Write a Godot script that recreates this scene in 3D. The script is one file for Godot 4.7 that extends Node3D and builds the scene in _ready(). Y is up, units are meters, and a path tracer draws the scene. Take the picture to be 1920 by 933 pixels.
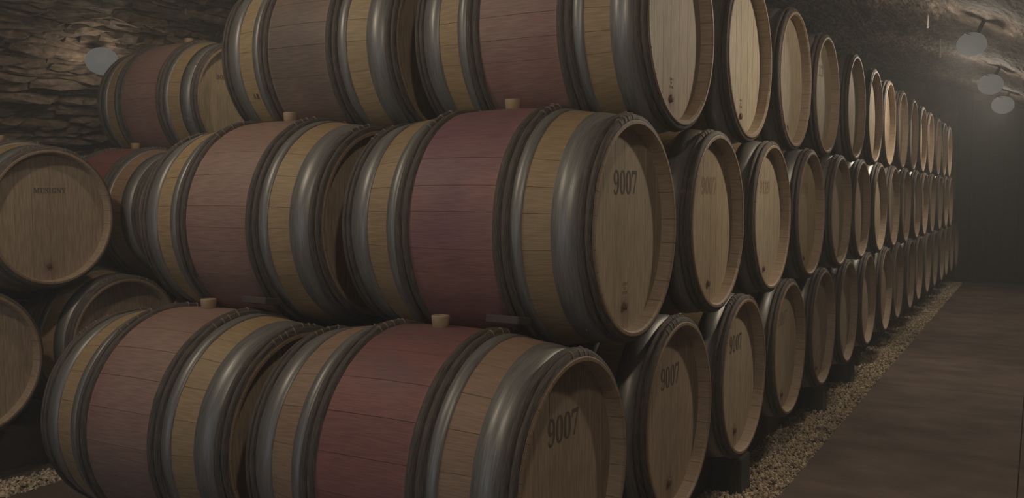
extends Node3D
# A vaulted wine cellar: a long three-tier stack of oak barrels beside a lamp-lit aisle, a second stack behind it on the left.

const CAM := Vector3(0.95717, 1.21224, 0.0)
const VX := -1.6      # vault: centre, half width, springing and rise
const VA := 4.2
const VY := -0.15
const VB := 3.05
const END_Z := -14.34
const OPEN_Z := 3.4
const HL := 0.40      # barrel half length
const RB := 0.346     # bilge radius
const RC := 0.300     # chime radius
const SIT := 0.353    # axis height above the barrel's lowest point
const REC := 0.040    # depth of the head below the chime

var M := {}
var used := {}
var cache := {}
var rng := RandomNumberGenerator.new()
var n3 := FastNoiseLite.new()
var nf := FastNoiseLite.new()

# ---------------------------------------------------------------- names and tags
func numbered(called: String) -> String:
	var n: int = used.get(called, 0)
	used[called] = n + 1
	return called if n == 0 else "%s_%03d" % [called, n]

func tag(o: Node, label: String, category: String, group := "", kind := "") -> void:
	if label: o.set_meta("label", label)
	if category: o.set_meta("category", category)
	if group: o.set_meta("group", group)
	if kind: o.set_meta("kind", kind)

func thing(called: String, label: String, category: String, at: Vector3, group := "") -> Node3D:
	var o := Node3D.new()
	o.name = numbered(called)
	add_child(o)
	o.position = at
	tag(o, label, category, group)
	return o

func part(called: String, mesh: Mesh, mat: Material, parent: Node) -> MeshInstance3D:
	var o := MeshInstance3D.new()
	o.name = numbered(called) if parent == self else called
	o.mesh = mesh
	o.material_override = mat
	parent.add_child(o, true)
	return o

# ---------------------------------------------------------------- mesh helpers
func begin(group := 0) -> SurfaceTool:
	var st := SurfaceTool.new()
	st.begin(Mesh.PRIMITIVE_TRIANGLES)
	st.set_smooth_group(group)
	return st

func done(st: SurfaceTool) -> ArrayMesh:
	st.generate_normals()
	return st.commit()

# a, b, c, d counter-clockwise seen from outside; p = [position, uv, colour]
func quad(st: SurfaceTool, a: Array, b: Array, c: Array, d: Array) -> void:
	for p in [a, c, b, a, d, c]:
		st.set_uv(p[1]); st.set_color(p[2]); st.add_vertex(p[0])

func tri(st: SurfaceTool, a: Array, b: Array, c: Array) -> void:
	for p in [a, c, b]:
		st.set_uv(p[1]); st.set_color(p[2]); st.add_vertex(p[0])

func grid(st: SurfaceTool, rows: Array, closed := false) -> void:
	for i in rows.size() - 1:
		var n: int = rows[i].size()
		for j in (n if closed else n - 1):
			var k := (j + 1) % n
			quad(st, rows[i][j], rows[i][k], rows[i + 1][k], rows[i + 1][j])

# the same, with the columns listed in sharp shaded apart from the rest (chamfers)
func creased(st: SurfaceTool, rows: Array, sharp: Array) -> void:
	for i in rows.size() - 1:
		for j in rows[i].size() - 1:
			st.set_smooth_group(1 + sharp.find(j) if j in sharp else 0)
			quad(st, rows[i][j], rows[i][j + 1], rows[i + 1][j + 1], rows[i + 1][j])

func box(st: SurfaceTool, lo: Vector3, hi: Vector3, col := Color.WHITE, ch := 0.0) -> void:
	var c := (lo + hi) / 2.0
	var h := (hi - lo) / 2.0
	var axes := [Vector3.RIGHT, Vector3.UP, Vector3.BACK]
	for ax in 3:
		for s in [-1.0, 1.0]:
			var n: Vector3 = axes[ax] * s
			var u: Vector3 = axes[(ax + 1) % 3]
			var v: Vector3 = axes[(ax + 2) % 3] * s
			var f := []
			for q in [[-1, -1], [1, -1], [1, 1], [-1, 1]]:
				var p: Vector3 = n * (h * n.abs()).length() + u * q[0] * ((h * u.abs()).length() - ch) + v * q[1] * ((h * v.abs()).length() - ch)
				f.append([c + p, Vector2((c + p)[(ax + 1) % 3], (c + p)[(ax + 2) % 3]), col])
			quad(st, f[0], f[1], f[2], f[3])
	if ch <= 0.0: return
	for ax in 3:      # chamfers along each edge and corner triangles
		var w: Vector3 = axes[ax]
		var u2: Vector3 = axes[(ax + 1) % 3]
		var v2: Vector3 = axes[(ax + 2) % 3]
		var lw := h.dot(w) - ch
		for su in [-1.0, 1.0]:
			for sv in [-1.0, 1.0]:
				var p1: Vector3 = c + u2 * su * h.dot(u2) + v2 * sv * (h.dot(v2) - ch)
				var p2: Vector3 = c + u2 * su * (h.dot(u2) - ch) + v2 * sv * h.dot(v2)
				var q := [[p1 - w * lw, Vector2.ZERO, col], [p1 + w * lw, Vector2(1, 0), col], [p2 + w * lw, Vector2(1, .1), col], [p2 - w * lw, Vector2(0, .1), col]]
				if su * sv < 0: q.reverse()
				quad(st, q[3], q[2], q[1], q[0])
	for sx in [-1.0, 1.0]:
		for sy in [-1.0, 1.0]:
			for sz in [-1.0, 1.0]:
				var s3 := Vector3(sx, sy, sz)
				var a := [c + s3 * Vector3(h.x, h.y - ch, h.z - ch), Vector2.ZERO, col]
				var b := [c + s3 * Vector3(h.x - ch, h.y, h.z - ch), Vector2.ZERO, col]
				var d := [c + s3 * Vector3(h.x - ch, h.y - ch, h.z), Vector2.ZERO, col]
				if sx * sy * sz > 0: tri(st, a, b, d)
				else: tri(st, a, d, b)

func tube(st: SurfaceTool, path: Array, rad: float, seg := 8, col := Color.WHITE) -> void:
	var rows := []
	for i in path.size():
		var d: Vector3 = (path[mini(i + 1, path.size() - 1)] - path[maxi(i - 1, 0)]).normalized()
		var u := d.cross(Vector3.UP if absf(d.y) < 0.9 else Vector3.RIGHT).normalized()
		var v := d.cross(u)
		var row := []
		for j in seg:
			var f := TAU * j / seg
			row.append([path[i] + (u * cos(f) + v * sin(f)) * rad, Vector2(float(j) / seg, i), col])
		rows.append(row)
	grid(st, rows, true)
	for e in [0, path.size() - 1]:
		for j in seg:
			var a: Array = rows[e][j]
			var b: Array = rows[e][(j + 1) % seg]
			var c := [path[e], Vector2.ZERO, col]
			if e == 0: tri(st, c, b, a)
			else: tri(st, c, a, b)

# ---------------------------------------------------------------- materials
func noise_tex(freq: float, lo: Color, hi: Color, oct := 5, size := 512, seed_ := 1, kind := FastNoiseLite.TYPE_SIMPLEX_SMOOTH) -> NoiseTexture2D:
	var n := FastNoiseLite.new()
	n.noise_type = kind
	n.frequency = freq
	n.fractal_octaves = oct
	n.seed = seed_
	var g := Gradient.new()
	g.set_color(0, lo)
	g.set_color(1, hi)
	var t := NoiseTexture2D.new()
	t.width = size
	t.height = size
	t.seamless = true
	t.noise = n
	t.color_ramp = g
	return t

func mat(called: String, col: Color, rough := 0.8) -> StandardMaterial3D:
	var m := StandardMaterial3D.new()
	m.resource_name = called
	m.albedo_color = col.linear_to_srgb()
	m.roughness = rough
	M[called] = m
	return m

func grey(v: float) -> Color:
	return Color(v, v, v)

func make_materials() -> void:
	var grain := noise_tex(0.02, grey(0.80), grey(1.0), 5, 512, 3)
	var grain_h := noise_tex(0.02, grey(0.0), grey(1.0), 5, 512, 3)
	var m := mat("stave_wood", Color.WHITE, 0.62)
	m.vertex_color_use_as_albedo = true
	m.albedo_texture = grain
	m.uv1_scale = Vector3(1.1, 17.0, 1)
	m.heightmap_enabled = true
	m.heightmap_texture = grain_h
	m.heightmap_scale = 0.025
	m = mat("head_wood", Color.WHITE, 0.7)
	m.vertex_color_use_as_albedo = true
	m.albedo_texture = noise_tex(0.02, grey(0.78), grey(1.0), 5, 512, 8)
	m.uv1_scale = Vector3(9.0, 0.8, 1)
	m.heightmap_enabled = true
	m.heightmap_texture = grain_h
	m.heightmap_scale = 0.04
	m = mat("hoop_wood", Color(0.20, 0.155, 0.125), 0.75)
	m.albedo_texture = noise_tex(0.02, grey(0.45), grey(1.0), 5, 512, 12)
	m.uv1_scale = Vector3(50.0, 0.55, 1)
	m.heightmap_enabled = true
	m.heightmap_texture = grain_h
	m.heightmap_scale = 0.05
	m = mat("withy", Color(0.20, 0.145, 0.11), 0.7)
	m = mat("galvanised_steel", Color(0.36, 0.335, 0.30), 0.52)
	m.metallic = 0.45
	m.albedo_texture = noise_tex(0.015, grey(0.72), grey(1.0), 4, 512, 21)
	m.uv1_scale = Vector3(40.0, 1.2, 1)
	m.roughness_texture = noise_tex(0.02, grey(0.8), grey(1.0), 4, 256, 22)
	m = mat("rivet_steel", Color(0.16, 0.15, 0.14), 0.6)
	m.metallic = 0.4
	mat("bung_silicone", Color(0.37, 0.255, 0.145), 0.55)
	mat("stencil_ink", Color(0.12, 0.085, 0.06), 0.8)
	mat("faded_ink", Color(0.30, 0.215, 0.135), 0.8)
	mat("tap_wood", Color(0.17, 0.09, 0.065), 0.7)
	# the cellar
	m = mat("vault_rock", Color(0.24, 0.18, 0.14), 0.95)
	m.albedo_texture = noise_tex(0.012, grey(0.40), grey(1.0), 6, 1024, 31)
	m.uv1_triplanar = true
	m.uv1_world_triplanar = true
	m.uv1_scale = Vector3(0.9, 0.9, 0.3)
	m.heightmap_enabled = true
	m.heightmap_texture = noise_tex(0.02, grey(0.0), grey(1.0), 6, 1024, 32)
	m.heightmap_scale = 2.2
	m = mat("rubble_stone", Color(0.26, 0.185, 0.125), 0.95)
	m.albedo_texture = noise_tex(0.02, grey(0.45), grey(1.0), 5, 512, 35)
	m.uv1_triplanar = true
	m.uv1_world_triplanar = true
	m.uv1_scale = Vector3(2.2, 2.2, 1.2)
	m.heightmap_enabled = true
	m.heightmap_texture = m.albedo_texture
	m.heightmap_scale = 1.2
	m = mat("end_wall_plaster", Color(0.11, 0.085, 0.07), 0.95)
	m.albedo_texture = noise_tex(0.01, grey(0.5), grey(1.0), 5, 512, 41)
	m.uv1_triplanar = true
	m.uv1_world_triplanar = true
	m.uv1_scale = Vector3(0.6, 0.6, 0.6)
	m = mat("door_timber", Color(0.035, 0.032, 0.03), 0.85)
	m.albedo_texture = grain
	m.uv1_scale = Vector3(3.0, 0.6, 1)
	m = mat("slab_concrete", Color(0.215, 0.15, 0.118), 0.8)
	m.metallic_specular = 0.25
	m.albedo_texture = noise_tex(0.006, grey(0.72), grey(1.0), 6, 1024, 51)
	m.uv1_triplanar = true
	m.uv1_world_triplanar = true
	m.uv1_scale = Vector3(0.35, 0.35, 0.55)
	m.heightmap_enabled = true
	m.heightmap_texture = noise_tex(0.03, grey(0.0), grey(1.0), 5, 512, 52)
	m.heightmap_scale = 0.25
	m = mat("gravel_bed", Color(0.16, 0.12, 0.085), 0.95)  # darkened so the gravel under the stacks reads as shaded
	m.albedo_texture = noise_tex(0.08, grey(0.4), grey(1.0), 4, 512, 55)
	m.uv1_triplanar = true
	m.uv1_world_triplanar = true
	m = mat("gravel_chip", Color.WHITE, 0.9)
	m.vertex_color_use_as_albedo = true
	m = mat("sleeper_timber", Color(0.085, 0.065, 0.05), 0.9)
	m.albedo_texture = grain
	m = mat("block_stone", Color(0.06, 0.052, 0.046), 0.95)
	m = mat("lamp_iron", Color(0.025, 0.024, 0.022), 0.8)
	m = mat("calcite", Color(0.6, 0.52, 0.42), 0.5)
	m = mat("lamp_glass", Color(0.05, 0.05, 0.05), 0.6)
	m.emission_enabled = true
	m.emission = Color(1, 0.985, 0.95)
	m.emission_energy_multiplier = 0.095

# ---------------------------------------------------------------- barrels
func rad(x: float) -> float:
	return RB - (RB - RC) * (x / HL) * (x / HL)

# linear wood colours of a barrel: [belly stain, blotch, band wood]
const STAINS := {
	"red": [Color(0.36, 0.165, 0.135), Color(0.27, 0.125, 0.135), Color(0.42, 0.285, 0.15)],
	"crimson": [Color(0.31, 0.12, 0.10), Color(0.21, 0.10, 0.10), Color(0.39, 0.245, 0.155)],
	"rose": [Color(0.37, 0.225, 0.175), Color(0.34, 0.17, 0.14), Color(0.46, 0.31, 0.16)],
	"brown": [Color(0.265, 0.18, 0.13), Color(0.20, 0.145, 0.115), Color(0.47, 0.335, 0.175)],
	"ruby": [Color(0.38, 0.15, 0.125), Color(0.31, 0.17, 0.11), Color(0.46, 0.315, 0.165)],
}

func wood_color(kind: String, at: Vector3, tone: float) -> Color:
	var s: Array = STAINS[kind]
	var x := at.x
	var in_belly := 1.0 - smoothstep(0.135, 0.165, absf(x))
	var b := smoothstep(-0.15, 0.55, n3.get_noise_3d(x * 260.0, at.y * 160.0 + s[0].r * 900.0, at.z * 160.0) + 0.35 * nf.get_noise_3d(x * 300.0, at.y * 900.0, at.z * 900.0))
	var c: Color = s[2].lerp(s[0].lerp(s[1], b), in_belly)
	if absf(x) > 0.34: c = c.lerp(Color(0.27, 0.185, 0.125), 0.7)
	return Color(c.r * tone, c.g * tone, c.b * tone)

const STATIONS := [-0.4, -0.36, -0.29, -0.25, -0.215, -0.18, -0.15, -0.12, -0.08, -0.04, 0.0, 0.04, 0.08, 0.12, 0.15, 0.18, 0.215, 0.25, 0.29, 0.36, 0.4]

func stave_mesh(kind: String, f0: float, f1: float, tone: float) -> ArrayMesh:
	var st := begin()
	var rows := []
	var g := 0.0007
	for x in STATIONS:
		var r := rad(x)
		var row := []
		var df := g / r
		for q in [[f0 + df * 0.3, r - 0.0013], [f0 + df, r - 0.0003], [lerpf(f0, f1, 0.33), r + 0.0002], [lerpf(f0, f1, 0.67), r + 0.0002], [f1 - df, r - 0.0003], [f1 - df * 0.3, r - 0.0013]]:
			var at := Vector3(x, q[1] * cos(q[0]), q[1] * sin(q[0]))
			var c := wood_color(kind, at, tone * (0.85 if q[1] < r - 0.001 else 1.0))
			row.append([at, Vector2(x + tone * 7.0, q[0] * 0.33), c])
		row.reverse()
		rows.append(row)
	# listed with x growing: outside is to the right of the rows, so turn the order
	rows.reverse()
	creased(st, rows, [0, 4])
	st.set_smooth_group(-1)
	var ec := Color(0.40, 0.27, 0.17)
	var ic := Color(0.52, 0.38, 0.26)
	for s in [-1.0, 1.0]:      # end grain, bevel, inner chime down to the croze and past it
		var prof := [[HL, RC - 0.001], [HL + 0.002, RC - 0.004], [HL + 0.002, RC - 0.012], [HL - 0.004, RC - 0.0165], [HL - 0.075, RC - 0.0185], [HL - 0.075, RC - 0.012]]
		var rws := []
		for k in prof.size():
			var row := []
			for j in 4:
				var f := lerpf(f0 + 0.002, f1 - 0.002, j / 3.0)
				var at := Vector3(prof[k][0] * s, prof[k][1] * cos(f), prof[k][1] * sin(f))
				var c := ec if k < 3 else ic
				row.append([at, Vector2(at.x + tone * 5.0, f * 0.33), Color(c.r * tone, c.g * tone, c.b * tone)])
			if s < 0: row.reverse()
			rws.append(row)
		grid(st, rws)
	return done(st)

func staves(kind: String) -> Array:
	var key := "staves_" + kind
	if not cache.has(key):
		var list := []
		var cuts := [0.0]
		var n := 25
		var w := []
		var total := 0.0
		for k in n:
			w.append(rng.randf_range(0.75, 1.3))
			total += w[k]
		for k in n: cuts.append(cuts[k] + w[k] * TAU / total)
		for k in n: list.append(stave_mesh(kind, cuts[k], cuts[k + 1], rng.randf_range(0.94, 1.04)))
		cache[key] = list
	return cache[key]

const HEADS := {
	"oak": [Color(0.58, 0.445, 0.30), 0.6],
	"pale": [Color(0.60, 0.48, 0.325), 0.25],  # paler oak; lamplight on the top-tier heads partly put into the colour
	"warm": [Color(0.53, 0.39, 0.27), 0.5],
	"honey": [Color(0.57, 0.43, 0.26), 0.3],
}

# boards stand upright across the head; local frame of a barrel, front face looking to +x
func head_boards(kind: String) -> Array:
	var key := "head_" + kind
	if cache.has(key): return cache[key]
	var list := []
	var R := RC - 0.0172
	var cuts := [-R]
	var n := 8
	var w := []
	var total := 0.0
	for k in n:
		w.append(rng.randf_range(0.8, 1.25) * (0.8 if k == 0 or k == n - 1 else 1.0))
		total += w[k]
	for k in n: cuts.append(cuts[k] + w[k] * 2.0 * R / total)
	var xf := HL - REC
	for k in n:
		var st := begin(-1)
		var tone := rng.randf_range(0.93, 1.05)
		var z0: float = cuts[k]
		var z1: float = cuts[k + 1]
		var g := 0.0007
		var cols := [[z0 + g * 0.3, -0.0025], [z0 + g + 0.0006, 0.0], [lerpf(z0, z1, 0.33), 0.0], [lerpf(z0, z1, 0.67), 0.0], [z1 - g - 0.0006, 0.0], [z1 - g * 0.3, -0.0025]]
		var rows := []
		for i in 23:
			var t := -1.0 + 2.0 * i / 22.0
			var row := []
			for c in cols:
				var lim := sqrt(maxf(R * R - c[0] * c[0], 0.00001))
				var y: float = t * lim
				var hc: Color = HEADS[kind][0]
				# wine stain that ran from the tap hole, and dark rim of the croze
				var d := Vector2(c[0] * 1.5, (y + 0.215) * (0.75 if y < -0.2 else 1.5)).length()
				var stain: float = (1.0 - smoothstep(0.015, 0.075, d + 0.03 * nf.get_noise_3d(c[0] * 900.0, y * 500.0, 3.0 + HEADS[kind][1] * 50.0))) * HEADS[kind][1]
				hc = hc.lerp(Color(0.24, 0.085, 0.07), clampf(stain, 0.0, 1.0))
				var streak := 1.0 + 0.10 * nf.get_noise_3d(c[0] * 1500.0, y * 60.0, HEADS[kind][1] * 100.0)
				var tt := tone * streak * (0.85 if c[1] < 0.0 else 1.0)
				row.append([Vector3(xf + c[1], y, c[0]), Vector2(c[0] + k * 0.37, y + k * 0.61), Color(hc.r * tt, hc.g * tt, hc.b * tt)])
			row.reverse()
			rows.append(row)
		grid(st, rows)
		list.append(done(st))
	cache[key] = list
	return list

func plain_head(kind: String) -> ArrayMesh:
	var key := "plain_" + kind
	if not cache.has(key):
		var st := SurfaceTool.new()
		st.begin(Mesh.PRIMITIVE_TRIANGLES)
		for b in head_boards(kind): st.append_from(b, 0, Transform3D())
		cache[key] = st.commit()
	return cache[key]

func plain_body(kind: String) -> ArrayMesh:
	var key := "body_" + kind
	if not cache.has(key):
		var st := SurfaceTool.new()
		st.begin(Mesh.PRIMITIVE_TRIANGLES)
		for b in staves(kind): st.append_from(b, 0, Transform3D())
		cache[key] = st.commit()
	return cache[key]

func disc(r: float, x: float, side: float) -> ArrayMesh:
	var key := "disc_%f_%f" % [x, side]
	if not cache.has(key):
		var st := begin(-1)
		var c := Color(0.2, 0.14, 0.09)
		for j in 40:
			var a := TAU * j / 40.0
			var b := TAU * (j + 1) / 40.0
			var p0 := [Vector3(x, 0, 0), Vector2.ZERO, c]
			var p1 := [Vector3(x, r * cos(a), r * sin(a)), Vector2(0, 1), c]
			var p2 := [Vector3(x, r * cos(b), r * sin(b)), Vector2(0, 1), c]
			if side > 0: tri(st, p0, p1, p2)
			else: tri(st, p0, p2, p1)
		cache[key] = done(st)
	return cache[key]

# hoops on the +x half; the other half uses the same meshes turned about y
func wood_hoop(x0: float, x1: float, h: float, seed_: int) -> ArrayMesh:
	var key := "whoop_%f_%d" % [x0, seed_]
	if cache.has(key): return cache[key]
	var st := begin()
	var prof := []
	var w := x1 - x0
	for k in 9:
		var t := k / 8.0
		prof.append([x0 + w * t, h * pow(sin(PI * clampf(t, 0.0, 1.0)), 0.55) if k > 0 and k < 8 else -0.002])
	var joint := -0.42 + seed_ * 0.34
	var rows := []
	var seg := 96
	for p in prof:
		var row := []
		for j in seg + 1:
			var f := TAU * j / seg
			var d := absf(wrapf(f - joint, -PI, PI))
			var lump := 0.10 * nf.get_noise_3d(cos(f) * 300.0, sin(f) * 300.0, seed_ * 77.0 + x0 * 1000.0) + (0.18 * (1.0 - smoothstep(0.12, 0.30, d)))
			var shift := 0.0012 * n3.get_noise_3d(cos(f) * 150.0, sin(f) * 150.0, seed_ * 31.0)
			var r: float = rad(p[0]) + p[1] * (0.92 + (lump if p[1] > 0 else 0.0))
			row.append([Vector3(p[0] + shift, r * cos(f), r * sin(f)), Vector2(p[0] + seed_, f), Color.WHITE])
		row.reverse()
		rows.append(row)
	rows.reverse()
	grid(st, rows)
	cache[key] = done(st)
	return cache[key]

func binding(x0: float, x1: float, h: float, seed_: int) -> ArrayMesh:
	var key := "bind_%f_%d" % [x0, seed_]
	if cache.has(key): return cache[key]
	var st := begin()
	var joint := -0.42 + seed_ * 0.34
	for k in 4:
		var fc := joint + (k - 1.5) * 0.11 + 0.03 * sin(k * 5.0 + seed_)
		var rows := []
		var seg := 6
		for i in 11:
			var t := i / 10.0
			var row := []
			for j in seg:
				var a := TAU * j / seg
				var x := x0 - 0.0015 + (x1 - x0 + 0.003) * t
				var hh := h * pow(maxf(sin(PI * t), 0.0), 0.5) * 1.12
				var r := rad(x) + hh + 0.0019 * cos(a)
				var f := fc + 0.02 * (t - 0.5) + 0.0030 * sin(a) / RC
				row.append([Vector3(x, r * cos(f), r * sin(f)), Vector2(t, a), Color.WHITE])
			rows.append(row)
		grid(st, rows, true)
	cache[key] = done(st)
	return cache[key]

func steel_hoop(x0: float, x1: float) -> ArrayMesh:
	var key := "shoop_%f" % x0
	if cache.has(key): return cache[key]
	var st := begin()
	var xm := (x0 + x1) / 2.0
	var prof := [[x1, rad(x1) - 0.001], [x1, rad(x1) + 0.0022], [xm + 0.0006, rad(xm) + 0.0030], [x0, rad(x0) + 0.0024], [x0, rad(x0) - 0.001]]
	var rows := []
	for p in prof:
		var row := []
		for j in 97:
			var f := TAU * j / 96.0
			row.append([Vector3(p[0], p[1] * cos(f), p[1] * sin(f)), Vector2(p[0], f * 0.3), Color.WHITE])
		row.reverse()
		rows.append(row)
	grid(st, rows)
	# lapped end of the band
	var lap := []
	for p in [[x1 - 0.001, 0.0022], [x1 - 0.001, 0.0046], [x0 + 0.001, 0.0050], [x0 + 0.001, 0.0024]]:
		var row := []
		for j in 5:
			var f := 0.9 + 0.05 * j
			var r: float = rad(p[0]) + p[1]
			row.append([Vector3(p[0], r * cos(f), r * sin(f)), Vector2(p[0], f * 0.3), Color.WHITE])
		row.reverse()
		lap.append(row)
	grid(st, lap)
	cache[key] = done(st)
	return cache[key]

func small_sphere(r: float) -> SphereMesh:
	var key := "sph_%f" % r
	if not cache.has(key):
		var s := SphereMesh.new()
		s.radius = r
		s.height = r * 2.0
		s.radial_segments = 8
		s.rings = 4
		cache[key] = s
	return cache[key]

func bung_mesh() -> ArrayMesh:
	if not cache.has("bung"):
		var st := begin()
		var rows := []
		for p in [[-0.02, 0.0], [-0.02, 0.0195], [0.026, 0.0245], [0.029, 0.0235], [0.029, 0.010], [0.026, 0.008], [0.026, 0.0]]:
			var row := []
			for j in 25:
				var f := TAU * j / 24.0
				row.append([Vector3(p[1] * cos(f), RB + p[0], p[1] * sin(f)), Vector2(f, p[0]), Color.WHITE])
			row.reverse()
			rows.append(row)
		grid(st, rows)
		cache["bung"] = done(st)
	return cache["bung"]

func words_on(parent: Node, called: String, text: String, size: Vector2, at: Vector3, m: Material, mono := false) -> void:
	var t := TextMesh.new()
	var f := SystemFont.new()
	f.font_names = PackedStringArray(["Droid Serif"])
	f.font_weight = 700
	t.font = f
	t.text = text
	t.font_size = 64
	t.pixel_size = 0.01
	t.depth = 0.01
	t.curve_step = 2.0
	var bb := t.get_aabb()
	var o := part(called, t, m, parent)
	var s := Vector3(size.x / maxf(bb.size.x, 0.01), size.y / maxf(bb.size.y, 0.01), 0.07)
	o.basis = Basis(Vector3.UP, PI / 2) * Basis.from_scale(s)
	o.position = at - o.basis * (bb.get_center())

const CH := [[0.3595, 0.3795], [0.3800, 0.3985]]
const QH := [[0.1320, 0.1575], [0.1580, 0.1815]]
const SH := [[0.2930, 0.3590], [0.1820, 0.2150]]

# one barrel; front head looks to +x. o: belly, head, text, ink, full, roll, scale, bung, rear (build the rear end's hoops)
func barrel(label: String, group: String, head_at: Vector3, o: Dictionary) -> Node3D:
	var sc: float = o.get("scale", 1.0)
	var t := thing("wine_barrel", label, "barrel", head_at - Vector3(HL * sc, SIT * sc, 0), group)
	t.scale = Vector3.ONE * sc
	var full: bool = o.get("full", false)
	var roll: float = o.get("roll", 0.0)
	var up := Vector3(0, SIT, 0)
	var sd: int = o.get("seed", 0)
	var spin := Basis(Vector3.RIGHT, roll)
	if full:
		for m in staves(o.belly):
			var s := part("stave", m, M.stave_wood, t)
			s.transform = Transform3D(spin, up)
	else:
		part("body", plain_body(o.belly), M.stave_wood, t).transform = Transform3D(spin, up)
	var fr := part("head", disc(RC - 0.0165, HL - REC - 0.012, 1.0), M.head_wood, t)
	fr.position = up
	var tilt := Basis(Vector3.RIGHT, o.get("tilt", 0.0))
	if full:
		for m in head_boards(o.head):
			part("head_board", m, M.head_wood, fr).basis = tilt
	else:
		part("board_face", plain_head(o.head), M.head_wood, fr).basis = tilt
	var rear := part("rear_head", disc(RC - 0.0165, -HL + REC, -1.0), M.head_wood, t)
	rear.position = up
	for e in ([1.0, -1.0] if o.get("rear", full) else [1.0]):
		var turn := Basis.IDENTITY if e > 0 else Basis(Vector3.UP, PI)
		for k in 2:
			for q in [[CH[k], 0.0125], [QH[k], 0.0125]]:
				var v := (sd + k + (1 if e > 0 else 2)) % 3
				var h := part("wooden_hoop", wood_hoop(q[0][0], q[0][1], q[1], v), M.hoop_wood, t)
				h.transform = Transform3D(turn, up)
				if full or q[0][0] > 0.3:
					part("binding", binding(q[0][0], q[0][1], q[1], v), M.withy, h).set_meta("kind", "stuff")
			var b := part("steel_hoop", steel_hoop(SH[k][0], SH[k][1]), M.galvanised_steel, t)
			b.transform = Transform3D(turn * Basis(Vector3.RIGHT, sd * 0.7 + e), up)
			if full:
				for f in [0.98, 1.04, -0.25 - 0.1 * sd]:
					var x: float = (SH[k][0] + SH[k][1]) / 2.0
					var rv := part("rivet", small_sphere(0.0035), M.rivet_steel, b)
					rv.position = Vector3(x + 0.008 * sin(f * 40.0), (rad(x) + 0.0035) * cos(f), (rad(x) + 0.0035) * sin(f))
	if o.get("bung", full):
		part("bung", bung_mesh(), M.bung_silicone, t).position = up
	if o.has("text"):
		words_on(fr, "stencil", o.text, o.size, Vector3(HL - REC + 0.0004, o.ty, o.get("tz", 0.0)), o.get("ink", M.stencil_ink))
	if o.get("tap", full):
		var tp := part("tap_plug", tap_mesh(), M.tap_wood, fr)
		tp.position = Vector3(HL - REC, -0.215, 0.004)
	if o.get("stamp", false):
		for k in 3:
			words_on(fr, "stamp", ["I III I", "II", "I II III"][k], Vector2([0.034, 0.016, 0.036][k], 0.008), Vector3(HL - REC + 0.0004, -0.155 - 0.012 * k, 0.0), M.faded_ink)
	return t

func tap_mesh() -> ArrayMesh:
	if not cache.has("tap"):
		var st := begin()
		var rows := []
		for p in [[-0.004, 0.0125], [0.006, 0.0120], [0.0075, 0.009], [0.0075, 0.0]]:
			var row := []
			for j in 17:
				var f := TAU * j / 16.0
				row.append([Vector3(p[0], p[1] * cos(f), p[1] * sin(f)), Vector2.ZERO, Color.WHITE])
			rows.append(row)
		grid(st, rows)
		cache["tap"] = done(st)
	return cache["tap"]

func ordinal(n: int) -> String:
	return ["", "first", "second", "third", "fourth", "fifth", "sixth", "seventh", "eighth", "ninth", "tenth", "eleventh", "twelfth", "thirteenth", "fourteenth", "fifteenth", "sixteenth", "seventeenth"][n]

# ---------------------------------------------------------------- vault
func vp(t: float, out := 0.0) -> Vector2:
	var p := Vector2(VX + VA * sin(t), VY + VB * cos(t))
	var n := Vector2(sin(t) / VA, cos(t) / VB).normalized()
	return p + n * out

func vault_piece(called: String, t0: float, t1: float, nt: int, zs: Array) -> MeshInstance3D:
	var st := begin()
	var rows := []
	var back := []
	for i in nt + 1:
		var t := lerpf(t0, t1, float(i) / nt)
		var row := []
		var brow := []
		for z in zs:
			var s := t * 3.6
			var d: float = 0.030 * n3.get_noise_3d(z * 120.0, s * 520.0, 5.0) + 0.016 * nf.get_noise_3d(z * 260.0, s * 1300.0, 9.0) + 0.03 * n3.get_noise_3d(z * 40.0, s * 90.0, 1.0)
			if z > OPEN_Z - 0.01 or z < END_Z - 0.01: d = 0.0
			if i == 0 or i == nt: d = 0.0
			var p := vp(t, d)
			var q := vp(t, 0.35)
			row.append([Vector3(p.x, p.y, z), Vector2(z, s), Color.WHITE])
			brow.append([Vector3(q.x, q.y, z), Vector2(z, s), Color.WHITE])
		rows.append(row)
		back.append(brow)
	grid(st, rows)
	st.set_smooth_group(-1)
	for r in back: r.reverse()
	for i in nt:
		quad(st, back[i][0], back[i][-1], back[i + 1][-1], back[i + 1][0])
	var o := part(called, done(st), M.vault_rock, self)
	tag(o, "", "", "", "structure")
	return o

func steps(a: float, b: float, n: int) -> Array:
	var l := []
	for i in n + 1: l.append(lerpf(a, b, float(i) / n))
	return l

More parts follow.
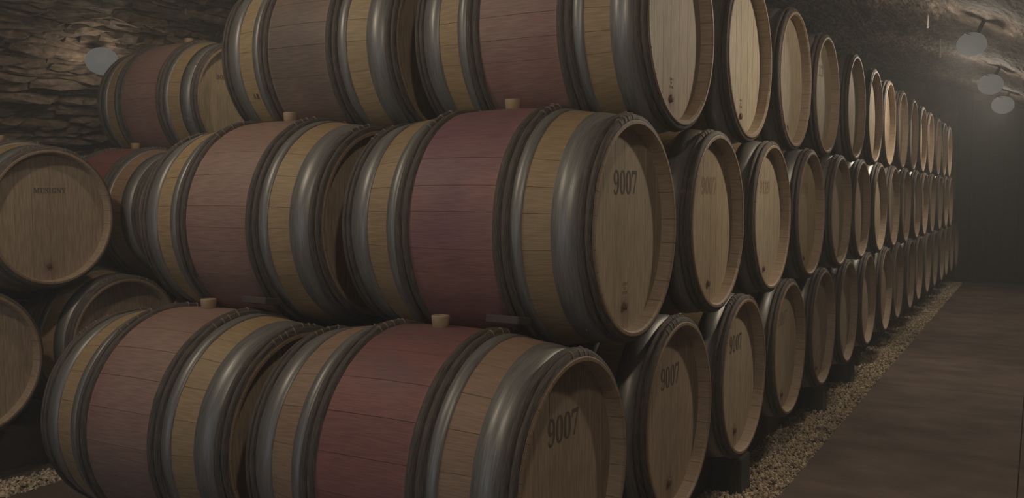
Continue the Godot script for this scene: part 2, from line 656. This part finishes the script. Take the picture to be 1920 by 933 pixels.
func stone_mesh(seed_: int) -> ArrayMesh:      # a rough unit block: x in -.5 .. .5, y in -.5 .. .5, face at z = 1
	var key := "stone_%d" % seed_
	if cache.has(key): return cache[key]
	var st := begin(-1)
	var r := RandomNumberGenerator.new()
	r.seed = 900 + seed_
	var nx := 5
	var ny := 3
	var rows := []
	var ends := [r.randf_range(0.0, 0.12), r.randf_range(0.0, 0.12)]
	for j in ny + 3:
		var row := []
		for i in nx + 3:
			var fx := clampf((i - 1.0) / nx, 0.0, 1.0)
			var fy := clampf((j - 1.0) / ny, 0.0, 1.0)
			var rim := i == 0 or j == 0 or i == nx + 2 or j == ny + 2
			var x := -0.5 + fx
			var y := -0.5 + fy
			x += r.randf_range(-0.05, 0.05) * (1.0 - absf(2.0 * x))
			x *= 1.0 - ends[0 if x < 0 else 1] * absf(y) * 2.0
			y += 0.16 * nf.get_noise_2d(x * 260.0, seed_ * 90.0 + (300.0 if y > 0 else 0.0)) * (1.0 if absf(y) > 0.2 else 0.0)
			var edge := maxf(absf(2.0 * fx - 1.0), absf(2.0 * fy - 1.0))
			var z := 0.0 if rim else 1.0 - 0.35 * pow(edge, 3.0) + r.randf_range(-0.22, 0.18)
			row.append([Vector3(x, y, z), Vector2(x, y), Color.WHITE])
		rows.append(row)
	grid(st, rows)
	cache[key] = done(st)
	return cache[key]

# ---------------------------------------------------------------- lamps
func lamp(at: Vector3, label: String, energy: float, r := 0.1, warm := Color(1.0, 0.89, 0.72), aim := Vector3.ZERO, beam := 0.0, plate := 0.078) -> void:
	var t := thing("cellar_lamp", label, "lamp", at, "bulkhead lamps of the cellar")
	var sm := SphereMesh.new()
	sm.radius = r
	sm.height = r * 1.7
	sm.radial_segments = 32
	sm.rings = 16
	part("lamp_globe", sm, M.lamp_glass, t)
	# added plate inside the globe, keeps light off the vault; then the bracket arm
	var u := (at.x - VX) / VA
	var v := (at.y - VY) / VB
	var n2 := Vector2(u / VA, v / VB).normalized()
	var n := Vector3(n2.x, n2.y, 0)
	var tang := Vector3(n2.y, -n2.x, 0)
	var st := begin(-1)
	var rows := []
	for p in [[0.0, 0.046], [0.92, 0.046], [1.0, 0.048], [1.0, 0.052], [0.9, 0.056], [0.0, 0.056]]:
		var row := []
		for j in 33:
			var f := TAU * j / 32.0
			row.append([n * p[1] * r / 0.1 + (tang * cos(f) + Vector3.BACK * sin(f)) * p[0] * plate * r / 0.1, Vector2.ZERO, Color.WHITE])
		rows.append(row)
	rows.reverse()
	grid(st, rows)
	part("light_block_plate", done(st), M.lamp_iron, t)
	var reach := 0.0
	while reach < 1.5 and Vector2((at.x + n.x * reach - VX) / VA, (at.y + n.y * reach - VY) / VB).length() < 1.0: reach += 0.01
	var st2 := begin()
	tube(st2, [n * 0.07, n * reach * 0.6, n * (reach + 0.02)], 0.014, 10)
	part("bracket_arm", done(st2), M.lamp_iron, t)
	var l := OmniLight3D.new()
	l.name = "bulb_light"
	l.light_color = warm.linear_to_srgb()
	l.light_energy = energy
	l.light_size = r * 0.6
	l.omni_range = 30.0
	l.omni_attenuation = 2.0
	l.shadow_enabled = true
	t.add_child(l)
	if beam > 0.0:      # spot added beside the bulb, throws extra light on the barrel heads
		var b := SpotLight3D.new()
		b.name = "added_beam_light"
		b.light_color = l.light_color
		b.light_energy = beam
		b.light_size = l.light_size
		b.spot_angle = 62.0
		b.spot_angle_attenuation = 1.0
		b.spot_range = 30.0
		b.spot_attenuation = 2.0
		b.shadow_enabled = true
		t.add_child(b)
		b.look_at_from_position(at, aim)

# ================================================================ the scene
func _ready() -> void:
	rng.seed = 20240611
	n3.seed = 7
	n3.frequency = 0.01
	n3.fractal_octaves = 3
	nf.seed = 19
	nf.frequency = 0.01
	nf.fractal_octaves = 4
	# --- camera, sky, exposure
	var cam := Camera3D.new()
	cam.name = "camera"
	cam.position = CAM
	cam.rotation_degrees = Vector3(-3.373, 29.784, 0.0)
	cam.fov = 30.3046
	cam.near = 0.05
	cam.far = 100.0
	add_child(cam)
	cam.current = true
	var we := WorldEnvironment.new()
	we.name = "world_environment"
	var env := Environment.new()
	env.background_mode = Environment.BG_COLOR
	env.background_color = Color(0.40, 0.43, 0.475)
	env.background_energy_multiplier = 3.5  # sky strength set as fill light through the added opening behind the camera
	env.tonemap_mode = Environment.TONE_MAPPER_LINEAR
	env.tonemap_exposure = 1.0
	env.sdfgi_enabled = true
	env.ssao_enabled = true
	env.ssil_enabled = true
	env.volumetric_fog_enabled = true
	env.volumetric_fog_density = 0.017
	env.volumetric_fog_albedo = Color(0.93, 0.93, 0.93)
	env.volumetric_fog_anisotropy = 0.0
	we.environment = env
	add_child(we)
	make_materials()
	build_shell()
	build_floor()
	build_barrels()
	build_supports()
	build_lamps()
	build_gravel()
	build_small()

func build_shell() -> void:
	var zfar := END_Z - 0.3
	# near part coarse, visible part fine
	var zs := steps(OPEN_Z, -2.0, 40)
	zs.append_array(steps(-2.05, zfar, 250))
	var left := vault_piece("wall_left", -1.53, -0.80, 40, zs)
	var top := vault_piece("ceiling", -0.80, 0.62, 110, zs)
	vault_piece("wall_right", 0.62, 1.53, 30, zs)
	# rough courses of rubble stone on the haunch of the vault, left
	var t := -1.10
	var row := 0
	while t < -0.50:
		var h := rng.randf_range(0.05, 0.085)
		var p := vp(t)
		var tang := (vp(t + 0.01) - p).normalized()
		var dt: float = h / ((vp(t + 0.01) - p).length() / 0.01)
		var z := -2.55 - rng.randf_range(0.0, 0.25)
		while z > -5.35:
			var l := rng.randf_range(0.22, 0.52)
			var s := part("stone", stone_mesh(rng.randi_range(0, 11)), M.rubble_stone, left if t < -0.80 else top)
			var inward := Vector3(-tang.y, tang.x, 0)
			if inward.y > 0: inward = -inward
			var pm := vp(t + dt / 2.0, 0.035)
			s.transform = Transform3D(Basis(Vector3(0, 0, -1) * (l + 0.012), Vector3(tang.x, tang.y, 0) * (h * 1.08), inward * rng.randf_range(0.045, 0.105)), Vector3(pm.x, pm.y, z - l / 2.0))
			z -= l
		t += dt
		row += 1
	# end wall, cut to the vault
	var st := begin(-1)
	var prev := Vector2.ZERO
	for i in 41:
		var tt := lerpf(-1.53, 1.53, i / 40.0)
		var q := vp(tt, 0.2)
		if i > 0:
			for zz in [END_Z, END_Z - 0.3]:
				var a := [Vector3(prev.x, -0.3, zz), Vector2(prev.x, 0), Color.WHITE]
				var b := [Vector3(q.x, -0.3, zz), Vector2(q.x, 0), Color.WHITE]
				var c := [Vector3(q.x, q.y, zz), Vector2(q.x, q.y), Color.WHITE]
				var d := [Vector3(prev.x, prev.y, zz), Vector2(prev.x, prev.y), Color.WHITE]
				if zz == END_Z: quad(st, a, b, c, d)
				else: quad(st, d, c, b, a)
		prev = q
	var ew := part("wall_end", done(st), M.end_wall_plaster, self)
	tag(ew, "", "", "", "structure")
	# wall behind the camera, its wide opening added to let sky in as fill
	var wb := begin(-1)
	box(wb, Vector3(-6.2, 0, OPEN_Z), Vector3(-4.1, 3.3, OPEN_Z + 0.35))
	box(wb, Vector3(1.9, 0, OPEN_Z), Vector3(3.0, 3.3, OPEN_Z + 0.35))
	box(wb, Vector3(-4.1, 2.55, OPEN_Z), Vector3(1.9, 3.3, OPEN_Z + 0.35))
	var wbo := part("wall_fill_opening", done(wb), M.end_wall_plaster, self)
	tag(wbo, "", "", "", "structure")
	# dark plank door in the end wall
	var door := Node3D.new()
	door.name = "door_1"
	add_child(door)
	tag(door, "dark plank door filling the end wall behind the aisle", "", "", "structure")
	var x := -0.04
	while x < 1.75:
		var w := rng.randf_range(0.17, 0.23)
		var sb := begin(-1)
		var yt := VY + VB * sqrt(1.0 - pow((x + w - VX) / VA, 2.0)) - 0.04
		box(sb, Vector3(x, 0.012, END_Z), Vector3(x + w - 0.006, yt, END_Z + 0.045 + rng.randf_range(0.0, 0.01)), Color.WHITE, 0.004)
		part("plank", done(sb), M.door_timber, door)
		x += w

func slab(parent: Node, lo: Vector2, hi: Vector2) -> void:
	var st := begin(-1)
	box(st, Vector3(lo.x + 0.0015, -0.12, lo.y + 0.0015), Vector3(hi.x - 0.0015, 0.0, hi.y - 0.0015), Color.WHITE, 0.002)
	part("slab", done(st), M.slab_concrete, parent)

func build_floor() -> void:
	var st := begin(-1)
	box(st, Vector3(-5.9, -0.3, END_Z - 0.3), Vector3(2.7, -0.05, OPEN_Z + 0.4))
	var f := part("floor", done(st), M.gravel_bed, self)
	tag(f, "", "", "", "structure")
	for z in [[-6.28, END_Z], [-0.9, -6.28]]:
		slab(f, Vector2(0.08, z[1]), Vector2(0.917, z[0]))
		slab(f, Vector2(0.917, z[1]), Vector2(2.62, z[0]))
	slab(f, Vector2(-5.8, -0.9), Vector2(0.917, OPEN_Z + 0.35))
	slab(f, Vector2(0.917, -0.9), Vector2(2.62, OPEN_Z + 0.35))
	for z in [[-0.9, -5.0], [-5.0, -10.0], [-10.0, END_Z]]:
		slab(f, Vector2(-2.62, z[1]), Vector2(-1.80, z[0]))
	# gravel under the stacks, its shade put into the dark bed colour, just below slabs
	for b in [[-1.80, 0.08], [-5.75, -2.62]]:
		var gb := begin()
		var rows := []
		var nx := 24
		for i in 90:
			var z := lerpf(-0.9, END_Z, i / 89.0)
			var row := []
			for j in nx + 1:
				var x := lerpf(b[0], b[1], float(j) / nx)
				row.append([Vector3(x, -0.022 + 0.010 * nf.get_noise_2d(x * 900.0, z * 900.0), z), Vector2(x, z), Color.WHITE])
			row.reverse()
			rows.append(row)
		for r in rows: r.reverse()
		grid(gb, rows)
		var bed := part("shaded_gravel_bed", done(gb), M.gravel_bed, f)
		bed.set_meta("kind", "stuff")

# front stack: row position along -z of barrel i (from 1) of tier t (from 1), and heights of the axes
const Z0 := 2.00391
const DZ := 0.74734
const TIER_Y := [0.0, 0.5142, 1.1187, 1.7264]

func front_at(tier: int, i: int) -> Vector3:
	return Vector3(0, TIER_Y[tier], -(Z0 + DZ * (i - 1 + 0.5 * (tier - 1))))

func build_barrels() -> void:
	var count := [0, 17, 15, 14]
	var tiers := ["", "bottom tier", "middle tier", "top tier"]
	var nudge := {Vector2i(1, 1): Vector3(0.0, 0.003, 0.006), Vector2i(3, 5): Vector3(0.012, -0.004, 0), Vector2i(3, 6): Vector3(0.012, -0.004, 0), Vector2i(3, 1): Vector3(-0.006, 0, 0), Vector2i(1, 3): Vector3(-0.006, 0, 0)}
	var special := {
		Vector2i(1, 1): {"label": "crimson-bellied barrel nearest the camera, bottom tier, head stencilled 9007 half in shadow", "belly": "crimson", "head": "warm", "scale": 1.008},
		Vector2i(1, 2): {"label": "second barrel of the long stack's bottom tier, dim head stencilled 9007", "belly": "rose", "head": "warm"},
		Vector2i(1, 3): {"label": "third barrel of the long stack's bottom tier, stained tap plug, faint 9007", "belly": "red", "head": "oak"},
		Vector2i(2, 1): {"label": "red-bellied barrel at the near end of the middle tier, head stencilled 9007", "belly": "red", "head": "oak", "stamp": true},
		Vector2i(2, 2): {"label": "second barrel of the middle tier, pale head with faint 9007 stencil", "belly": "rose", "head": "honey"},
		Vector2i(2, 3): {"label": "third barrel of the middle tier, pale head stencilled 9119", "belly": "red", "head": "pale"},
		Vector2i(3, 1): {"label": "first barrel of the top tier, rose belly, plain pale grained head cut by frame", "belly": "rose", "head": "oak", "stamp": true},
		Vector2i(3, 2): {"label": "second barrel of the top tier, brightly lit almost white head", "belly": "brown", "head": "pale", "stamp": true},
		Vector2i(3, 3): {"label": "third barrel of the top tier, yellow lit head under the vault", "belly": "red", "head": "pale"},
	}
	var text := {
		Vector2i(1, 1): ["9007", Vector2(0.165, 0.068), 0.125, "stencil_ink"], Vector2i(1, 2): ["9007", Vector2(0.165, 0.068), 0.125, "stencil_ink"],
		Vector2i(1, 3): ["9007", Vector2(0.16, 0.066), 0.125, "stencil_ink"], Vector2i(1, 4): ["9007", Vector2(0.16, 0.066), 0.135, "faded_ink"],
		Vector2i(2, 1): ["9007", Vector2(0.165, 0.068), 0.128, "stencil_ink"], Vector2i(2, 2): ["9007", Vector2(0.165, 0.062), 0.125, "faded_ink"],
		Vector2i(2, 3): ["9119", Vector2(0.155, 0.055), 0.125, "faded_ink"], Vector2i(2, 4): ["9119", Vector2(0.155, 0.055), 0.125, "faded_ink"],
		Vector2i(3, 4): ["13", Vector2(0.10, 0.06), 0.13, "faded_ink"],
	}
	var kinds := ["red", "rose", "brown", "ruby"]
	var heads := ["oak", "honey", "warm", "pale", "oak"]
	for tier in [1, 2, 3]:
		for i in range(1, count[tier] + 1):
			var k := Vector2i(tier, i)
			var at: Vector3 = front_at(tier, i) + nudge.get(k, Vector3.ZERO)
			var o := {"belly": kinds[(i * 7 + tier) % 4], "head": heads[(i * 3 + tier * 2) % 5], "seed": i + tier, "roll": i * 0.73 + tier * 1.9, "full": i <= 3, "tap": i <= 6, "tilt": 0.0}
			if special.has(k): o.merge(special[k], true)
			if i > 3: at.x += rng.randf_range(-0.007, 0.007)
			if text.has(k):
				o.text = text[k][0]
				o.size = text[k][1]
				o.ty = text[k][2]
				o.ink = M[text[k][3]]
			elif i > 3: o.tilt = rng.randf_range(-0.12, 0.12)
			var label: String = o.get("label", "%s barrel from the near end in the %s of the long stack" % [ordinal(i), tiers[tier]])
			if i == count[tier]: label = "farthest barrel of the long stack's %s, beside the end wall" % tiers[tier]
			barrel(label, "barrels of the long stack beside the aisle", at, o)
	# the rank behind, its heads against the backs of the front rank
	var rear := {
		Vector2i(1, 1): ["rosy-bellied barrel end to end behind the nearest bottom-tier barrel, pale bung on top", "rose", true], Vector2i(2, 1): ["pink-brown barrel end to end behind the middle tier's first barrel", "rose", true],
		Vector2i(3, 1): ["brown weathered barrel end to end behind the top tier's first barrel", "brown", true], Vector2i(1, 2): ["rear barrel behind the second barrel of the bottom tier", "red", false],
		Vector2i(2, 2): ["rear barrel behind the second barrel of the middle tier", "ruby", false], Vector2i(3, 2): ["rear barrel behind the second barrel of the top tier", "red", false],
		Vector2i(1, 3): ["rear barrel behind the third barrel of the bottom tier", "rose", false],
	}
	for k in rear:
		var at: Vector3 = front_at(k.x, k.y) + Vector3(-0.88, 0.0, 0.0)
		var rb := barrel(rear[k][0], "barrels of the rear rank", at, {"belly": rear[k][1], "head": "warm", "seed": k.x + k.y + 1, "roll": k.x * 1.3, "full": rear[k][2], "rear": true, "bung": true, "tap": false})
		if k == Vector2i(3, 1):      # two small stencilled letters on the band near its far end
			for q in [["A", -0.246, 2.035], ["B", -0.228, 2.037]]:
				words_on(rb, "stencil", q[0], Vector2(0.012, 0.02), Vector3.ZERO, M.stencil_ink)
				var w: Node3D = rb.get_child(rb.get_child_count() - 1)
				var nrm := Vector3(0, cos(q[2]), sin(q[2]))
				var down := Vector3(0, -sin(q[2]), cos(q[2]))
				var sc := w.basis.get_scale()
				w.basis = Basis(Vector3.RIGHT * sc.x, -down * sc.y, nrm * sc.z)
				w.position = Vector3(q[1] - 0.006, SIT, 0) + nrm * (rad(q[1]) + 0.0006) + down * 0.01
	# the second stack, across the side passage on the left
	var sx := -2.84
	var z2 := 2.534
	var ds := 0.747
	var g := "barrels of the left stack across the passage"
	barrel("barrel on the left, round head stencilled MUSIGNY, half in shadow", g, Vector3(sx, 1.112, -z2), {"belly": "red", "head": "warm", "seed": 1, "roll": 0.4, "full": true, "text": "MUSIGNY", "size": Vector2(0.155, 0.024), "ty": 0.118, "tz": -0.012})
	barrel("red-bellied barrel partly hidden between MUSIGNY barrel and the long stack", g, Vector3(sx, 1.112, -z2 - ds), {"belly": "crimson", "head": "warm", "seed": 2, "roll": 1.0, "full": true})
	barrel("top barrel of the left stack below the wall lamp, head stencilled BONNES MARES", g, Vector3(sx, 1.718, -z2 - ds * 1.5), {"belly": "rose", "head": "honey", "seed": 0, "roll": 2.1, "full": true, "text": "BONNES MARES", "size": Vector2(0.27, 0.026), "ty": 0.125})
	barrel("dark barrel at lower left edge, only its lit right rim in view", g, Vector3(sx, 0.508, -z2 + ds * 0.5), {"belly": "red", "head": "warm", "seed": 0, "roll": 3.0, "full": true})
	barrel("shadowed barrel below MUSIGNY barrel, behind the nearest red barrel", g, Vector3(sx, 0.508, -z2 - ds * 0.5), {"belly": "rose", "head": "warm", "seed": 1, "roll": 4.0, "full": true})
	barrel("left stack's third middle-tier barrel, hidden under the BONNES MARES barrel", g, Vector3(sx, 1.112, -z2 - ds * 2.0), {"belly": "red", "head": "oak", "seed": 2, "roll": 1.7, "full": false, "rear": true})
	barrel("left stack's third bottom-tier barrel, hidden behind the long stack", g, Vector3(sx, 0.508, -z2 - ds * 1.5), {"belly": "rose", "head": "oak", "seed": 0, "roll": 1.2, "full": false, "rear": true})
	barrel("left stack's fourth bottom-tier barrel, hidden behind the long stack", g, Vector3(sx, 0.508, -z2 - ds * 2.5), {"belly": "red", "head": "oak", "seed": 1, "roll": 2.2, "full": false, "rear": true})

func build_supports() -> void:
	# sleepers along the rows; the quarter hoops of the bottom tier rest on them
	var rails := [[-0.243, -1.65, -14.2, "dark timber sleeper under the long stack, the one nearer the aisle"], [-0.557, -1.65, -14.2, "dark timber sleeper under the front rank, farther from the aisle"],
		[-1.123, -1.65, -4.1, "dark timber sleeper under the rear rank, right-hand one"], [-1.437, -1.65, -4.1, "dark timber sleeper under the rear rank, left-hand one"],
		[-3.083, -1.8, -5.0, "left stack's dark timber sleeper, the one beside the passage"], [-3.397, -1.8, -5.0, "left stack's dark timber sleeper, the one nearer the wall"]]
	for r in rails:
		var st := begin(-1)
		box(st, Vector3(-0.05, 0, r[2] - r[1]), Vector3(0.05, 0.186 - (0.006 if r[3].begins_with("left") else 0.0), 0), Color.WHITE, 0.006)
		var o := part("timber_sleeper", done(st), M.sleeper_timber, self)
		o.position = Vector3(r[0], -0.026, r[1])
		tag(o, r[3], "sleeper", "sleepers under the barrels")
	for q in [[-3.72, "third"], [-5.34, "fifth"], [-6.24, "sixth"]]:
		var st := begin(-1)
		box(st, Vector3(-0.065, 0, -0.07), Vector3(0.065, 0.165, 0.07), Color.WHITE, 0.008)
		var o := part("stone_block", done(st), M.block_stone, self)
		o.position = Vector3(-0.125, -0.022, q[0])
		tag(o, "small dark stone block on the gravel under the %s bottom-tier barrel" % q[1], "block", "stone blocks under the bottom tier")

func build_lamps() -> void:
	var warm := Color(1.0, 0.89, 0.72)
	lamp(Vector3(0.51, 2.285, -7.4), "nearest and highest of the three glowing lamps over the aisle", 0.36, 0.1, warm, Vector3(-0.1, 0.2, -5.7), 1.15)
	lamp(Vector3(0.52, 2.28, -10.1), "middle of the three glowing lamps over the aisle", 0.40, 0.115, warm, Vector3(-0.1, 0.2, -8.6), 0.6)
	lamp(Vector3(0.55, 2.29, -12.6), "farthest glowing lamp over the aisle, before the dark end door", 0.32, 0.125, warm, Vector3(-0.1, 0.2, -11.2), 0.5)
	lamp(Vector3(0.9, 2.18, -4.25), "unseen aisle lamp above the frame, lighting the near barrel heads", 0.32, 0.1, warm, Vector3(0.1, 0.35, -2.1), 0.95)  # out of view; place and strength set to light the near heads
	lamp(Vector3(0.69, 2.28, -0.73), "unseen aisle lamp close to the camera, lighting the near heads and bellies", 0.6)  # unseen, stands near the camera to light the first heads and chimes
	lamp(Vector3(-1.85, 2.72, -0.9), "unseen lamp over the side passage, lighting the near barrel bellies", 1.12)  # out of view, placed high to light the bellies from above
	lamp(Vector3(-2.05, 2.72, -3.1), "unseen lamp above the frame, lighting the BONNES MARES head", 0.36)  # unseen, placed to light the top head of the left stack
	lamp(Vector3(-4.2, 2.054, -3.8), "glowing lamp on the rubble wall behind the left stack's top barrel", 0.075, 0.1, warm, Vector3.ZERO, 0.0, 0.05)

func build_gravel() -> void:
	var chip := begin(-1)
	var r := RandomNumberGenerator.new()
	r.seed = 5
	var pts := []
	for p in [Vector3.UP, Vector3.DOWN, Vector3.LEFT, Vector3.RIGHT, Vector3.FORWARD, Vector3.BACK]: pts.append(p * r.randf_range(0.75, 1.1) + Vector3(r.randf_range(-0.3, 0.3), r.randf_range(-0.2, 0.2), r.randf_range(-0.3, 0.3)))
	for f in [[0, 5, 3], [0, 3, 4], [0, 4, 2], [0, 2, 5], [1, 3, 5], [1, 4, 3], [1, 2, 4], [1, 5, 2]]:
		tri(chip, [pts[f[0]], Vector2.ZERO, Color.WHITE], [pts[f[1]], Vector2.ZERO, Color.WHITE], [pts[f[2]], Vector2.ZERO, Color.WHITE])
	var mesh := done(chip)
	var spec := [["gravel", -0.36, 0.082, -2.6, -14.1, 30000, "pale crushed gravel strip along the foot of the long stack"], ["gravel", -2.82, -2.60, -1.6, -3.6, 4000, "gravel strip at the foot of the left stack"]]
	for s in spec:
		var mm := MultiMesh.new()
		mm.transform_format = MultiMesh.TRANSFORM_3D
		mm.use_colors = true
		mm.mesh = mesh
		mm.instance_count = s[5]
		for i in s[5]:
			var u := r.randf()
			var z := lerpf(s[3], s[4], pow(u, 1.7))
			var x := r.randf_range(s[1], s[2])
			var size := r.randf_range(0.0045, 0.0105) * (1.0 + 0.5 * pow(u, 1.7))
			var b := Basis.from_euler(Vector3(r.randf() * TAU, r.randf() * TAU, r.randf() * TAU)) * Basis.from_scale(Vector3(r.randf_range(0.8, 1.5), r.randf_range(0.6, 1.0), r.randf_range(0.7, 1.2)) * size)
			var y := -0.016 + r.randf() * 0.018 + 0.012 * n3.get_noise_2d(x * 700.0, z * 500.0)
			mm.set_instance_transform(i, Transform3D(b, Vector3(x, y, z)))
			var v := r.randf_range(0.5, 1.15)
			mm.set_instance_color(i, Color(0.80 * v, 0.64 * v, 0.45 * v))
		var o := MultiMeshInstance3D.new()
		o.name = numbered("gravel")
		o.multimesh = mm
		o.material_override = M.gravel_chip
		add_child(o)
		tag(o, s[6], "gravel", "", "stuff")

func build_small() -> void:
	# thin calcite straws hanging from the vault
	for q in [[Vector3(0.15, 2.62, -9.18), 0.16, "longer calcite straw hanging from the vault left of the nearest lamp"], [Vector3(0.17, 2.615, -7.88), 0.10, "short calcite straw high on the vault above the top tier"]]:
		var st := begin()
		tube(st, [Vector3(0, 0.03, 0), Vector3(0.001, -q[1] * 0.5, 0), Vector3(0, -q[1], 0)], 0.005, 6)
		var o := thing("ceiling_straw", q[2], "stalactite", q[0])
		part("stem", done(st), M.calcite, o)
		part("drop", small_sphere(0.010), M.calcite, o).position = Vector3(0, -q[1] - 0.002, 0)
	# flat wooden wedges between the tiers
	for q in [[Vector3(-0.235, 0.514, -2.004), "flat dark wedge between the nearest bottom barrel and the barrel above"], [Vector3(-1.115, 0.514, -2.004), "flat dark wedge between the rear bottom barrel and the barrel above"]]:
		var st := begin(-1)
		box(st, Vector3(-0.05, 0, -0.035), Vector3(0.05, 0.022, 0.035), Color.WHITE, 0.003)
		var o := part("wooden_wedge", done(st), M.sleeper_timber, self)
		var a := 0.16
		o.position = q[0] + Vector3(0, cos(a) * 0.366, -sin(a) * 0.366)
		o.rotation = Vector3(-a, 0, 0)
		tag(o, q[1], "wedge")
